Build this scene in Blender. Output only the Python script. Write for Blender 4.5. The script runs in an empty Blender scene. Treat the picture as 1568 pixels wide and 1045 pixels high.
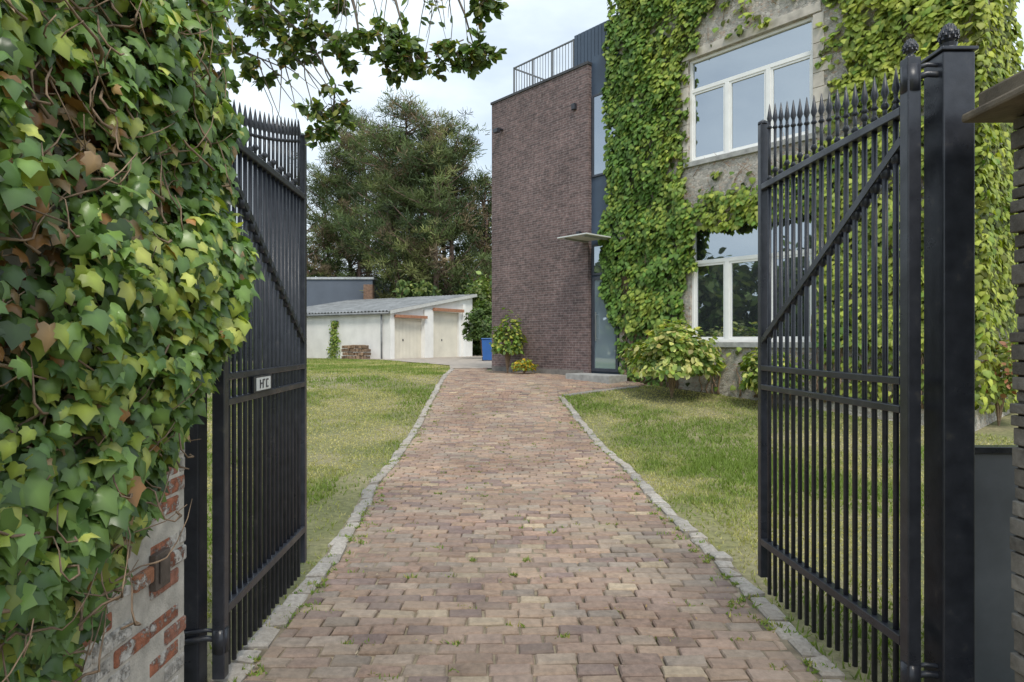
import bpy, math, random
import numpy as np
from mathutils import Vector, Matrix, noise
random.seed(7); rng=np.random.default_rng(7)
S=bpy.context.scene
C=bpy.context.collection

# ------------------------------------------------------------ materials
def newmat(name):
    m=bpy.data.materials.new(name); m.use_nodes=True
    nt=m.node_tree; b=nt.nodes['Principled BSDF']; return m,nt,b
def N(nt,t,**k):
    n=nt.nodes.new(t)
    for a,v in k.items(): setattr(n,a,v)
    return n
def ramp(nt,stops):
    r=N(nt,'ShaderNodeValToRGB'); e=r.color_ramp.elements
    while len(e)<len(stops): e.new(.5)
    for i,(p,c) in enumerate(stops):
        e[i].position=p; e[i].color=(c[0],c[1],c[2],1) if hasattr(c,'__len__') else (c,c,c,1)
    return r
def mixc(nt,a,b,f,mode='MIX'):
    m=N(nt,'ShaderNodeMix',data_type='RGBA',blend_type=mode)
    for sock,v in ((m.inputs[0],f),(m.inputs[6],a),(m.inputs[7],b)):
        if isinstance(v,bpy.types.NodeSocket): nt.links.new(v,sock)
        elif hasattr(v,'__len__'): sock.default_value=(v[0],v[1],v[2],1)
        else: sock.default_value=v
    return m.outputs[2]
def noise_n(nt,scale,detail=4,vec=None,rough=.55):
    n=N(nt,'ShaderNodeTexNoise'); n.inputs['Scale'].default_value=scale; n.inputs['Detail'].default_value=detail
    n.inputs['Roughness'].default_value=rough
    if vec is None:
        tc=N(nt,'ShaderNodeTexCoord'); vec=tc.outputs['Object']
    nt.links.new(vec,n.inputs['Vector']); return n
def bump(nt,b,h,strength=.3,dist=.01):
    bp=N(nt,'ShaderNodeBump'); bp.inputs['Strength'].default_value=strength; bp.inputs['Distance'].default_value=dist
    nt.links.new(h,bp.inputs['Height']); nt.links.new(bp.outputs[0],b.inputs['Normal'])
def plain(name,col,rough=.6,var=.25,scale=6,bs=.2,metal=0,bd=.005):
    m,nt,b=newmat(name)
    n=noise_n(nt,scale,6)
    r=ramp(nt,[(.3,[c*(1-var) for c in col]),(.7,[min(1,c*(1+var)) for c in col])])
    nt.links.new(n.outputs[0],r.inputs[0]); nt.links.new(r.outputs[0],b.inputs['Base Color'])
    b.inputs['Roughness'].default_value=rough; b.inputs['Metallic'].default_value=metal
    if bs: 
        n2=noise_n(nt,scale*8,3); bump(nt,b,n2.outputs[0],bs,bd)
    return m
def leafmat(name,rough=.45,trans=.3,spec=.4):
    m,nt,b=newmat(name)
    a=N(nt,'ShaderNodeAttribute',attribute_name='Col')
    nt.links.new(a.outputs['Color'],b.inputs['Base Color']); b.inputs['Roughness'].default_value=rough
    b.inputs['Specular IOR Level'].default_value=spec
    t=N(nt,'ShaderNodeBsdfTranslucent'); 
    nt.links.new(mixc(nt,a.outputs['Color'],(1.3,1.35,.45),1.0,'MULTIPLY'),t.inputs['Color'])
    mx=N(nt,'ShaderNodeMixShader'); mx.inputs[0].default_value=trans
    out=nt.nodes['Material Output']
    nt.links.new(b.outputs[0],mx.inputs[1]); nt.links.new(t.outputs[0],mx.inputs[2]); nt.links.new(mx.outputs[0],out.inputs[0])
    return m
def attrstone(name,rough=.85,scale=25,var=.5,bs=.5,dust=.45):
    m,nt,b=newmat(name)
    a=N(nt,'ShaderNodeAttribute',attribute_name='Col')
    n=noise_n(nt,scale,8,rough=.65); r=ramp(nt,[(.3,1-var),(.7,1+var*.5)])
    nt.links.new(n.outputs[0],r.inputs[0])
    c=mixc(nt,a.outputs['Color'],r.outputs[0],1.0,'MULTIPLY')
    n3=noise_n(nt,1.1,7,rough=.65); r3=ramp(nt,[(.42,0),(.72,dust)])
    nt.links.new(n3.outputs[0],r3.inputs[0])
    c=mixc(nt,c,(.44,.36,.28),r3.outputs[0])
    n4=noise_n(nt,.7,6,rough=.6); r4=ramp(nt,[(.35,.75),(.6,1.05)]); nt.links.new(n4.outputs[0],r4.inputs[0])
    c=mixc(nt,c,r4.outputs[0],1.0,'MULTIPLY')
    nt.links.new(c,b.inputs['Base Color']); b.inputs['Roughness'].default_value=rough
    n2=noise_n(nt,scale*3,5); bump(nt,b,n2.outputs[0],bs,.006)
    return m
def brickmat(name,c1,c2,mortar,bw,rh,ms=.01,white=0,var=.4,patch=None,bs=.6):
    m,nt,b=newmat(name)
    tc=N(nt,'ShaderNodeTexCoord'); sx=N(nt,'ShaderNodeSeparateXYZ'); nt.links.new(tc.outputs['Object'],sx.inputs[0])
    ad=N(nt,'ShaderNodeMath',operation='ADD'); nt.links.new(sx.outputs[0],ad.inputs[0]); nt.links.new(sx.outputs[1],ad.inputs[1])
    cb=N(nt,'ShaderNodeCombineXYZ'); nt.links.new(ad.outputs[0],cb.inputs[0]); nt.links.new(sx.outputs[2],cb.inputs[1])
    br=N(nt,'ShaderNodeTexBrick'); nt.links.new(cb.outputs[0],br.inputs['Vector'])
    br.inputs['Color1'].default_value=(*c1,1); br.inputs['Color2'].default_value=(*c2,1); br.inputs['Mortar'].default_value=(*mortar,1)
    br.inputs['Scale'].default_value=1; br.inputs['Mortar Size'].default_value=ms; br.inputs['Brick Width'].default_value=bw; br.inputs['Row Height'].default_value=rh
    br.inputs['Mortar Smooth'].default_value=.3
    n=noise_n(nt,9,8,rough=.7); r=ramp(nt,[(.3,1-var),(.7,1+var)]); nt.links.new(n.outputs[0],r.inputs[0])
    c=mixc(nt,br.outputs['Color'],r.outputs[0],1.0,'MULTIPLY')
    n4=noise_n(nt,.7,4); r4=ramp(nt,[(.35,.78),(.7,1.18)]); nt.links.new(n4.outputs[0],r4.inputs[0])
    c=mixc(nt,c,r4.outputs[0],1.0,'MULTIPLY')
    nt.links.new(c,b.inputs['Base Color']); b.inputs['Roughness'].default_value=.85
    ma=N(nt,'ShaderNodeMath',operation='MULTIPLY_ADD'); nt.links.new(br.outputs['Fac'],ma.inputs[0]); ma.inputs[1].default_value=-1; nt.links.new(n.outputs[0],ma.inputs[2])
    bump(nt,b,ma.outputs[0],bs,.012)
    return m
def rubblemat(name):
    m,nt,b=newmat(name)
    tc=N(nt,'ShaderNodeTexCoord'); mp=N(nt,'ShaderNodeMapping'); mp.inputs['Scale'].default_value=(3.2,3.2,5.2); nt.links.new(tc.outputs['Object'],mp.inputs[0])
    nn=noise_n(nt,2.5,3,mp.outputs[0]); v0=mixc(nt,mp.outputs[0],nn.outputs['Color'],.14)
    v=N(nt,'ShaderNodeTexVoronoi',feature='DISTANCE_TO_EDGE'); nt.links.new(v0,v.inputs['Vector']); v2=N(nt,'ShaderNodeTexVoronoi'); nt.links.new(v0,v2.inputs['Vector'])
    r=ramp(nt,[(0,0),(.09,1)]); nt.links.new(v.outputs['Distance'],r.inputs[0])
    sc=N(nt,'ShaderNodeSeparateColor'); nt.links.new(v2.outputs['Color'],sc.inputs[0])
    rc=ramp(nt,[(0,(.36,.33,.29)),(.4,(.47,.44,.39)),(.7,(.58,.54,.48)),(1,(.42,.31,.24))]); nt.links.new(sc.outputs[0],rc.inputs[0])
    n=noise_n(nt,14,8,rough=.7); rn=ramp(nt,[(.3,.65),(.7,1.2)]); nt.links.new(n.outputs[0],rn.inputs[0])
    c=mixc(nt,(.56,.54,.50),rc.outputs[0],r.outputs[0]); c=mixc(nt,c,rn.outputs[0],1.0,'MULTIPLY')
    nt.links.new(c,b.inputs['Base Color']); b.inputs['Roughness'].default_value=.9
    ma=N(nt,'ShaderNodeMath',operation='ADD'); nt.links.new(r.outputs[0],ma.inputs[0]); nt.links.new(n.outputs[0],ma.inputs[1]); bump(nt,b,ma.outputs[0],.7,.02)
    return m
def glassmat(name,refl=.4,col=(.02,.025,.03)):
    m,nt,b=newmat(name)
    b.inputs['Base Color'].default_value=(*col,1); b.inputs['Roughness'].default_value=.3
    g=N(nt,'ShaderNodeBsdfGlossy'); g.inputs['Roughness'].default_value=.015; g.inputs['Color'].default_value=(.85,.93,1,1)
    n=noise_n(nt,.8,1); bp=N(nt,'ShaderNodeBump'); bp.inputs['Strength'].default_value=.05; bp.inputs['Distance'].default_value=.05
    nt.links.new(n.outputs[0],bp.inputs['Height']); nt.links.new(bp.outputs[0],g.inputs['Normal'])
    mx=N(nt,'ShaderNodeMixShader'); mx.inputs[0].default_value=refl
    nt.links.new(b.outputs[0],mx.inputs[1]); nt.links.new(g.outputs[0],mx.inputs[2]); nt.links.new(mx.outputs[0],nt.nodes['Material Output'].inputs[0])
    return m

# ------------------------------------------------------------ mesh helpers
def link(o,parent=None):
    C.objects.link(o)
    if parent: o.parent=parent
    return o
def empty(name,loc=(0,0,0),rz=0):
    e=bpy.data.objects.new(name,None); e.location=loc; e.rotation_euler=(0,0,rz); e.empty_display_size=.2; C.objects.link(e); return e
class MB:
    def __init__(s): s.v=[]; s.f=[]; s.c=[]
    def add(s,vs,fs,col=None):
        o=len(s.v); s.v+= [tuple(v) for v in vs]; s.f+=[tuple(i+o for i in f) for f in fs]
        if col is not None: s.c+=[col]*len(vs)
    def box(s,x0,x1,y0,y1,z0,z1,col=None):
        s.add([(x0,y0,z0),(x1,y0,z0),(x1,y1,z0),(x0,y1,z0),(x0,y0,z1),(x1,y0,z1),(x1,y1,z1),(x0,y1,z1)],
          [(0,3,2,1),(4,5,6,7),(0,1,5,4),(1,2,6,5),(2,3,7,6),(3,0,4,7)],col)
    def bar(s,p0,p1,w,h,col=None):
        p0=Vector(p0);p1=Vector(p1); d=(p1-p0).normalized(); up=Vector((0,0,1)) if abs(d.z)<.95 else Vector((1,0,0))
        a=d.cross(up).normalized()*w/2; b=a.cross(d).normalized()*h/2
        vs=[p+i*a+j*b for p in (p0,p1) for i,j in ((-1,-1),(1,-1),(1,1),(-1,1))]
        s.add(vs,[(0,3,2,1),(4,5,6,7),(0,1,5,4),(1,2,6,5),(2,3,7,6),(3,0,4,7)],col)
    def tube(s,pts,rad,n=8,col=None):
        pts=[Vector(p) for p in pts]
        if not hasattr(rad,'__len__'): rad=[rad]*len(pts)
        vs=[]; fs=[]
        for i,p in enumerate(pts):
            d=(pts[min(i+1,len(pts)-1)]-pts[max(i-1,0)]).normalized()
            up=Vector((0,0,1)) if abs(d.z)<.9 else Vector((1,0,0))
            a=d.cross(up).normalized(); b=a.cross(d).normalized()
            for k in range(n):
                t=2*math.pi*k/n; vs.append(p+(a*math.cos(t)+b*math.sin(t))*rad[i])
        for i in range(len(pts)-1):
            for k in range(n):
                fs.append((i*n+k,i*n+(k+1)%n,(i+1)*n+(k+1)%n,(i+1)*n+k))
        fs.append(tuple(range(n))[::-1]); fs.append(tuple((len(pts)-1)*n+k for k in range(n)))
        s.add(vs,fs,col)
    def lathe(s,c,prof,n=10,col=None):
        vs=[];fs=[]
        for (r,z) in prof:
            for k in range(n):
                t=2*math.pi*k/n; vs.append((c[0]+r*math.cos(t),c[1]+r*math.sin(t),c[2]+z))
        for i in range(len(prof)-1):
            for k in range(n): fs.append((i*n+k,i*n+(k+1)%n,(i+1)*n+(k+1)%n,(i+1)*n+k))
        s.add(vs,fs,col)
    def build(s,name,mat,parent=None,smooth=False,bevel=0):
        me=bpy.data.meshes.new(name); me.from_pydata(s.v,[],s.f); me.materials.append(mat)
        if s.c:
            a=me.color_attributes.new('Col','FLOAT_COLOR','POINT')
            arr=np.ones((len(s.v),4),dtype=np.float32); arr[:,:3]=np.array(s.c); a.data.foreach_set('color',arr.ravel())
        if smooth: me.polygons.foreach_set('use_smooth',[True]*len(me.polygons))
        o=bpy.data.objects.new(name,me); link(o,parent)
        if bevel:
            bm=o.modifiers.new('b','BEVEL'); bm.width=bevel; bm.segments=2; bm.limit_method='ANGLE'
        return o
def scatter(name,tv,tf,pos,R,sc,cols,mat,parent=None,shade=None,smooth=False):
    tv=np.array(tv,dtype=float); tf=np.array(tf); n=len(pos); nv=len(tv); nf,k=tf.shape
    sc=np.asarray(sc); 
    if sc.ndim==1: sc=np.repeat(sc[:,None],3,1)
    V=np.einsum('nij,nvj->nvi',R,tv[None]*sc[:,None,:])+pos[:,None,:]
    F=(tf[None]+ (np.arange(n)*nv)[:,None,None]).reshape(-1)
    me=bpy.data.meshes.new(name); me.vertices.add(n*nv); me.vertices.foreach_set('co',V.astype(np.float32).ravel())
    me.loops.add(len(F)); me.loops.foreach_set('vertex_index',F.astype(np.int32))
    me.polygons.add(n*nf); me.polygons.foreach_set('loop_start',(np.arange(n*nf)*k).astype(np.int32))
    try: me.polygons.foreach_set('loop_total',np.full(n*nf,k,dtype=np.int32))
    except Exception: pass
    me.update(calc_edges=True)
    a=me.color_attributes.new('Col','FLOAT_COLOR','POINT')
    sh=np.ones(nv) if shade is None else np.array(shade)
    c=np.ones((n,nv,4),dtype=np.float32); c[:,:,:3]=cols[:,None,:]*sh[None,:,None]; a.data.foreach_set('color',c.ravel())
    if smooth: me.polygons.foreach_set('use_smooth',[True]*(n*nf))
    me.materials.append(mat); me.validate()
    o=bpy.data.objects.new(name,me); return link(o,parent)
def frames(nrm,tip):
    nrm=nrm/np.linalg.norm(nrm,axis=1,keepdims=True)
    y=tip-(tip*nrm).sum(1,keepdims=True)*nrm; y/=np.linalg.norm(y,axis=1,keepdims=True)+1e-9
    x=np.cross(y,nrm); return np.stack([x,y,nrm],axis=2)
def lerp(a,b,t): return a+(b-a)*t
def palette(n,cols,w,jit=.15):
    cols=np.array(cols); idx=rng.choice(len(cols),n,p=np.array(w)/sum(w)); c=cols[idx]
    return np.clip(c*(1+rng.normal(0,jit,(n,1)))*(1+rng.normal(0,.05,(n,3))),.004,.9)
def nz(x,y,z=0,s=1): return noise.noise(Vector((x*s,y*s,z*s)))

# leaf templates
IVY=[(0,.38,.05),(0,0,0),(.2,-.12,.0),(.42,-.02,-.08),(.38,.2,-.02),(.48,.44,-.12),(.27,.58,-.03),(0,1.0,-.2),(-.27,.58,-.03),(-.48,.44,-.12),(-.38,.2,-.02),(-.42,-.02,-.08),(-.2,-.12,0)]
IVYF=[(0,i,i+1) for i in range(1,12)]+[(0,12,1)]
IVYS=[1.3]+[1.2,.95,.85,.95,.8,.95,.85,.95,.8,.95,.85,.95]
SM=[(0,.4,.06),(0,0,0),(.42,.08,-.03),(.45,.45,-.06),(0,1,-.14),(-.45,.45,-.06),(-.42,.08,-.03)]
SMF=[(0,1,2),(0,2,3),(0,3,4),(0,4,5),(0,5,6),(0,6,1)]
SMS=[1.15,1,.9,.95,.9,.95,.9]
OV=[(0,0,0),(.2,.3,.05),(.18,.65,.04),(0,1,-.05),(-.18,.65,.04),(-.2,.3,.05),(0,.5,0)]
OVF=[(6,0,1),(6,1,2),(6,2,3),(6,3,4),(6,4,5),(6,5,0)]
NEED=[(-.055,0,0),(.055,0,0),(.03,1,0),(-.03,1,0)]
NEEDF=[(0,1,2,3)]

# ------------------------------------------------------------ terrain
def tz(y):
    t=min(1,max(0,(y-8)/9.0)); return .62*(t*t*(3-2*t))
M_ground,nt,b=newmat('lawn_soil')
n1=noise_n(nt,.8,6); n2=noise_n(nt,18,6)
r1=ramp(nt,[(.3,(.14,.155,.055)),(.5,(.22,.215,.095)),(.68,(.34,.29,.18))]); nt.links.new(n1.outputs[0],r1.inputs[0])
r2=ramp(nt,[(.3,.6),(.7,1.2)]); nt.links.new(n2.outputs[0],r2.inputs[0])
nt.links.new(mixc(nt,r1.outputs[0],r2.outputs[0],1.0,'MULTIPLY'),b.inputs['Base Color']); b.inputs['Roughness'].default_value=.95
bump(nt,b,n2.outputs[0],.6,.03)
xs=[-400,-100,-40,-20,-12,-8,-5,-3,-1.5,0,1.5,3,5,8,12,20,40,100,400]
ys=[-300,-60,-20,-5,0,2,4,6]+[7+i*.5 for i in range(24)]+[20,22,25,30,40,60,100,200,700]
g=MB(); 
for y in ys:
    for x in xs: g.v.append((x,y,tz(y)))
nx=len(xs)
for j in range(len(ys)-1):
    for i in range(nx-1): g.f.append((j*nx+i,j*nx+i+1,(j+1)*nx+i+1,(j+1)*nx+i))
g.build('ground',M_ground,smooth=True)

# ------------------------------------------------------------ driveway
def interp(tab,y):
    if y<=tab[0][0]: return tab[0][1]
    for (a,va),(b_,vb) in zip(tab,tab[1:]):
        if y<=b_: return va+(vb-va)*(y-a)/(b_-a)
    return tab[-1][1]
LT=[(0.5,-1.34),(2.9,-1.30),(4.5,-1.29),(6.8,-1.5),(10,-1.57),(15,-1.7),(19.5,-1.85),(23,-2.2),(30,-6.1),(31,-8.0)]
RT=[(0.5,1.5),(2.9,1.47),(4.4,1.46),(7.9,1.39),(13.2,1.05),(13.6,1.7),(14.3,2.7)]
def Ledge(y): return interp(LT,y)+.025*nz(y*.6,3)
def fac(y): return 1.94-.88*(y-16)-.1
def Redge(y):
    if y<=14.3: return interp(RT,y)+.025*nz(y*.6,8)
    if y<19: return min(2.7+(y-14.3),fac(y))
    return -.75 if y>19.5 else max(-.8,fac(y))
BR=[(.345,.225,.165),(.31,.21,.165),(.385,.26,.18),(.44,.34,.225),(.32,.255,.205),(.24,.165,.145),(.37,.28,.21)]
BW=[30,22,24,5,14,11,15]
def block(mb,cx,cy,cz,ux,uy,hl,hw,col,top=.03,bev=.007,tilt=.003,ragged=.003):
    vx,vy=-uy,ux; vs=[]
    cor=[(-1,-1),(1,-1),(1,1),(-1,1)]
    jit=[(random.gauss(0,ragged),random.gauss(0,ragged)) for _ in cor]
    tl=[random.gauss(0,tilt) for _ in cor]
    for lvl,(ins,dz) in enumerate(((0,-.04),(0,-.009),(bev,0))):
        for k,(a,b_) in enumerate(cor):
            l=a*(hl-ins)+jit[k][0]; w=b_*(hw-ins)+jit[k][1]
            x=cx+ux*l+vx*w; y=cy+uy*l+vy*w
            vs.append((x,y,cz(y)+top+dz+tl[k]*(1 if lvl else 0)))
    fs=[(8,9,10,11)]+[(i,(i+1)%4,4+(i+1)%4,4+i) for i in range(4)]+[(4+i,4+(i+1)%4,8+(i+1)%4,8+i) for i in range(4)]
    mb.add(vs,fs,col)
mb=MB(); y=0.6; row=0
while y<20.5:
    xl=Ledge(y)+.13; xr=Redge(y)-(.13 if y<13.3 else .02)
    x=xl-(row%2)*.095-random.random()*.05
    while x<xr:
        L=.192*random.uniform(.92,1.06)
        a=max(x,xl); b_=min(x+L-.010,xr)
        if b_-a>.04:
            cc=BR[random.choices(range(7),BW)[0]]; k=random.gauss(1,.10)
            f=nz((a)*.6,y*.35,3)*.2+1
            near=max(0,min(1,(6.5-y)/4)); gm=sum(cc)/3; cc=tuple((c*(1-.25*near)+gm*.25*near)*(1-.08*near) for c in cc)
            ym=y+.02*math.sin(a*2.1+y*.6)+.03*nz(a*.7,y*.5,9)+random.gauss(0,.002)
            block(mb,(a+b_)/2,ym,tz,1,.0+.03*math.cos(a*2.1)+random.gauss(0,.008),(b_-a)/2,.0445,tuple(max(.03,c*k*f) for c in cc),top=.026+.016*nz(a,y,5)+random.gauss(0,.002),bev=random.uniform(.005,.010),ragged=.0032,tilt=.0022)
        x+=L
    y+=.1005; row+=1
M_paver=attrstone('clay_paver',.85,26,.36,.7,.5)
drive=empty('driveway')
mb.build('pavers',M_paver,drive)
M_joint=plain('sandy_joint',(.22,.185,.13),.95,.45,9,.5)
j=MB(); yy=.4; pr=None
while yy<20.6:
    l=(Ledge(yy),yy,tz(yy)+.012); r=(Redge(yy),yy,tz(yy)+.012); o=len(j.v); j.v+=[l,r]
    if pr is not None: j.f.append((pr,pr+1,o+1,o))
    pr=o; yy+=.2
j.build('joint_bed',M_joint,drive)
j=MB(); pr=None
for yy in (20.4,22,23,25,28,30,31,40):
    o=len(j.v); j.v+=[(Ledge(yy),yy,tz(yy)+.03),(.3,yy,tz(yy)+.03)]
    if pr is not None: j.f.append((pr,pr+1,o+1,o))
    pr=o
o=j.build('forecourt_paving',plain('forecourt',(.36,.31,.26),.9,.25,3,.4),drive)
kb=MB()
def kerb(edge,y0,y1,side):
    yy=y0
    while yy<y1:
        L=random.uniform(.13,.26); x0=edge(yy); x1=edge(yy+L); d=Vector((x1-x0,L)); d.normalize()
        g_=random.uniform(.32,.46); col=(g_*1.05,g_*.97,g_*.87)
        block(kb,(x0+x1)/2+side*.06+random.gauss(0,.007),yy+L/2,tz,d.x+random.gauss(0,.03),d.y,L/2-.008,random.uniform(.048,.06),col,top=.031+random.gauss(0,.005),bev=.014,tilt=.005,ragged=.008)
        yy+=L
kerb(Ledge,.6,22.8,1); kerb(Redge,.6,13.1,-1)
p=[(1.05,13.2),(1.5,13.5),(2.1,13.9),(2.75,14.3)]
for (x0,y0),(x1,y1) in zip(p,p[1:]):
    L=math.hypot(x1-x0,y1-y0); n_=3
    for i in range(n_):
        t=(i+.5)/n_; block(kb,lerp(x0,x1,t),lerp(y0,y1,t),tz,(x1-x0)/L,(y1-y0)/L,L/n_/2-.006,.055,(.33,.32,.3),top=.035,bev=.012)
kb.build('kerb_stones',attrstone('granite_kerb',.85,40,.4,.5,.5),drive)

# ------------------------------------------------------------ grass
def grassmask(x,y):
    if y<13.25: R=x>Redge(y)-.03+.09*nz(x*3,y*3)+.05*nz(1,y*9)
    else: R= x>(1.05+(y-13.2)*1.5+.1)
    R=R and x<fac(y)+.02
    Lm=x<Ledge(y)+.03-.09*nz(x*3,y*3)+.05*nz(5,y*9)
    return R or Lm
px=[];py=[]
def sample(x0,x1,y0,y1,dens):
    n=int((x1-x0)*(y1-y0)*dens); xs=rng.uniform(x0,x1,n); ys_=rng.uniform(y0,y1,n)
    for a,b_ in zip(xs,ys_):
        if grassmask(a,b_):
            q=nz(a,b_,2,1.1)+.5*nz(a,b_,7,4)
            if a<0 and b_<8 and a>Ledge(b_)-.36+.15*nz(a*2,b_*2) and random.random()<.8: continue
            if a>0 and b_<6 and a<Redge(b_)+.25 and random.random()<.65: continue
            if random.random()< .95+.6*q: px.append(a);py.append(b_)
sample(1.3,2.6,2.2,5,1700); sample(1.3,4.5,5,9,1700); sample(1.0,8,9,14.5,850); sample(2.6,5,2,5,500); sample(4.5,8,4,9,500)
sample(-4.0,-1.2,3,8,1600); sample(-6,-1.4,8,14,900); sample(-10,-1.6,14,31,330); sample(8,16,4,12,150); sample(-9,-4,3,12,150)
px=np.array(px);py=np.array(py); n=len(px)
pz=np.array([tz(v) for v in py])
az=rng.uniform(0,2*np.pi,n); lean=rng.normal(0,.5,(n,2))
up=np.stack([lean[:,0],lean[:,1],np.ones(n)],1); side=np.stack([np.cos(az),np.sin(az),np.zeros(n)],1)
Rm=frames(np.cross(side,up),up)
hh=rng.uniform(.022,.055,n)*(1+.01*py); ww=np.clip(.0035+.0006*py,0,.014)*rng.uniform(.7,1.3,n)
q=np.array([nz(a,b_,2,.55)+.5*nz(a,b_,4,2.7) for a,b_ in zip(px,py)])
hh*=np.clip(1+1.2*q,.5,1.9)
t=np.clip(.36-q*1.4+rng.normal(0,.17,n),0,1)[:,None]
cols=lerp(np.array([[.195,.27,.065]]),np.array([[.54,.49,.24]]),t)*rng.uniform(.75,1.25,(n,1))
M_grass=leafmat('grass_blade',.6,.35,.2)
scatter('lawn_grass',[(-1,0,0),(1,0,0),(.1,1,0)],[(0,1,2)],np.stack([px,py,pz],1),Rm,np.stack([ww,hh,ww],1),cols,M_grass)
P=[];
for i in range(420):
    y0=2.3+12*random.random()**1.3; x0=random.uniform(Ledge(y0)+.1,Redge(y0)-.1) if random.random()<.3 else (Ledge(y0)+random.gauss(.12,.06) if random.random()<.5 else Redge(y0)+random.gauss(-.13,.07))
    sp=random.uniform(.01,.035)
    for k in range(random.randint(4,22)): P.append((x0+random.gauss(0,sp),y0+random.gauss(0,.012),tz(y0)+.02))
P=np.array(P); n=len(P); az=rng.uniform(0,6.28,n); up=np.stack([rng.normal(0,.8,n),rng.normal(0,.8,n),np.ones(n)],1); side=np.stack([np.cos(az),np.sin(az),0*az],1)
scatter('joint_weeds',[(-1,0,0),(1,0,0),(.1,1,0)],[(0,1,2)],P,frames(np.cross(side,up),up),np.stack([rng.uniform(.004,.008,n),rng.uniform(.015,.04,n),np.ones(n)*.01],1),palette(n,[(.18,.27,.06),(.36,.36,.13)],[2,1]),M_grass)
P=np.array([(random.uniform(-1.9,1.7),random.uniform(2.2,11),0) for _ in range(420)]); P[:,2]=[tz(v[1])+.036+.01 for v in P]; n=len(P); az=rng.uniform(0,6.28,n)
scatter('fallen_leaves',OV,OVF,P,frames(np.stack([rng.normal(0,.35,n),rng.normal(0,.35,n),np.ones(n)],1),np.stack([np.cos(az),np.sin(az),0*az],1)),rng.uniform(.008,.026,n),palette(n,[(.35,.26,.13),(.25,.16,.08),(.3,.32,.12),(.5,.45,.36)],[3,2,1,2]),M_grass)

# ------------------------------------------------------------ gates
M_iron,nt,b=newmat('gate_black_paint')
n1=noise_n(nt,14,7); r1=ramp(nt,[(.3,(.018,.020,.027)),(.62,(.036,.039,.050)),(.8,(.095,.088,.08))]); nt.links.new(n1.outputs[0],r1.inputs[0])
nt.links.new(r1.outputs[0],b.inputs['Base Color']); n2=noise_n(nt,5,5); r2=ramp(nt,[(.3,.22),(.7,.48)]); nt.links.new(n2.outputs[0],r2.inputs[0]); nt.links.new(r2.outputs[0],b.inputs['Roughness'])
n3=noise_n(nt,90,3); bump(nt,b,n3.outputs[0],.25,.002)
def pine(mb,c,s):
    mb.lathe(c,[(.5*s,0),(.5*s,.15*s),(.25*s,.25*s),(.3*s,.45*s),(.62*s,.75*s),(.72*s,1.1*s),(.6*s,1.5*s),(.35*s,1.85*s),(.12*s,2.1*s),(0,2.2*s)],12)
    for k in range(5):
        z=(.75+k*.27)*s; r=[.66,.74,.68,.52,.34][k]*s
        for i in range(9):
            t=2*math.pi*(i+.5*(k%2))/9
            mb.lathe((c[0]+r*math.cos(t),c[1]+r*math.sin(t),c[2]+z),[(.13*s,-.12*s),(.11*s,.05*s),(0,.2*s)],5)
def gate(name,loc,rz,L,flip):
    e=empty(name,loc,rz)
    f=MB()
    f.box(-.026,.026,-.026,.026,.06,2.58)
    f.box(L-.022,L+.022,-.022,.022,.13,2.76)
    f.lathe((L,0,2.76),[(.03,0),(.03,.012),(.0,.03)],8)
    for z,h in ((.34,.04),(1.235,.03),(1.345,.03),(2.39,.035)):
        f.box(.028,L-.024,-.024,.024,z-h/2,z+h/2)
    f.build('frame',M_iron,e,bevel=.004)
    bmb=MB(); nb=17
    for i in range(nb):
        x=.03+(L-.06)*(i+.8)/(nb+.6); u=x/L
        top=2.56+.30*u**1.3; r_=.0115
        bmb.tube([(x,0,.07+random.uniform(-.012,.012)),(x+random.gauss(0,.0015),0,1.3),(x,0,2.38)],r_,8)
        bmb.tube([(x,0,2.38),(x,0,top-.1)],.0085,8)
        bmb.lathe((x,0,top-.13),[(.0085,0),(.016,.008),(.0085,.02),(.008,.04),(.016,.06),(.011,.085),(.002,.14),(0,.145)],8)
        bmb.lathe((x,0,2.41+.03*(i%2)),[(.009,0),(.017,.012),(.009,.03)],8)
        zd=2.28-(2.28-1.50)*u
        bmb.lathe((x,-.004,zd-.03),[(.012,0),(.021,.01),(.024,.03),(.021,.05),(.012,.06)],8)
    bmb.build('bars',M_iron,e,smooth=True)
    d=MB(); 
    for sgn in (-1,1):
        d.bar((.03,.017*sgn,2.28),(L-.02,.017*sgn,1.50),.008,.032)
    d.build('diagonal_brace',M_iron,e)
    p=MB(); pine(p,(0,0,2.585),.034); p.build('pineapple_finial',M_iron,e,smooth=True)
    h=MB()
    for z in (.22,2.50):
        h.tube([(0,0,z-.05),(0,0,z+.05)],.034,12)
        h.tube([(0,0,z),(-.02,-.05*flip,z+.015),(-.03,-.11*flip,z+.01),(-.02,-.16*flip,z)],.013,8)
        h.tube([(0,0,z+.035),(-.02,-.05*flip,z+.05),(-.03,-.11*flip,z+.045),(-.02,-.16*flip,z+.035)],.009,8)
    h.build('hinges',M_iron,e,smooth=True)
    return e
dR=Vector((1.46-1.525,3.80-2.50)); dL=Vector((-1.30+1.25,4.05-2.80))
gR=gate('iron_gate',(1.525,2.50,0),math.atan2(dR.y,dR.x),dR.length,1)
gL=gate('iron_gate.001',(-1.25,2.80,0),math.atan2(dL.y,dL.x),dL.length,-1)
M_white=plain('white_plate',(.75,.75,.72),.5,.06,8,.1)
s=MB(); s.box(.30,.56,-.036,-.026,1.252,1.33); s.build('sign_backing',M_iron,gL)
s=MB(); s.box(.33,.53,-.040,-.0365,1.26,1.322); s.build('sign_plate',M_white,gL)
s=MB()
for x in (.37,.41,.46): s.box(x,x+.009,-.043,-.0405,1.27,1.312)
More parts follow.
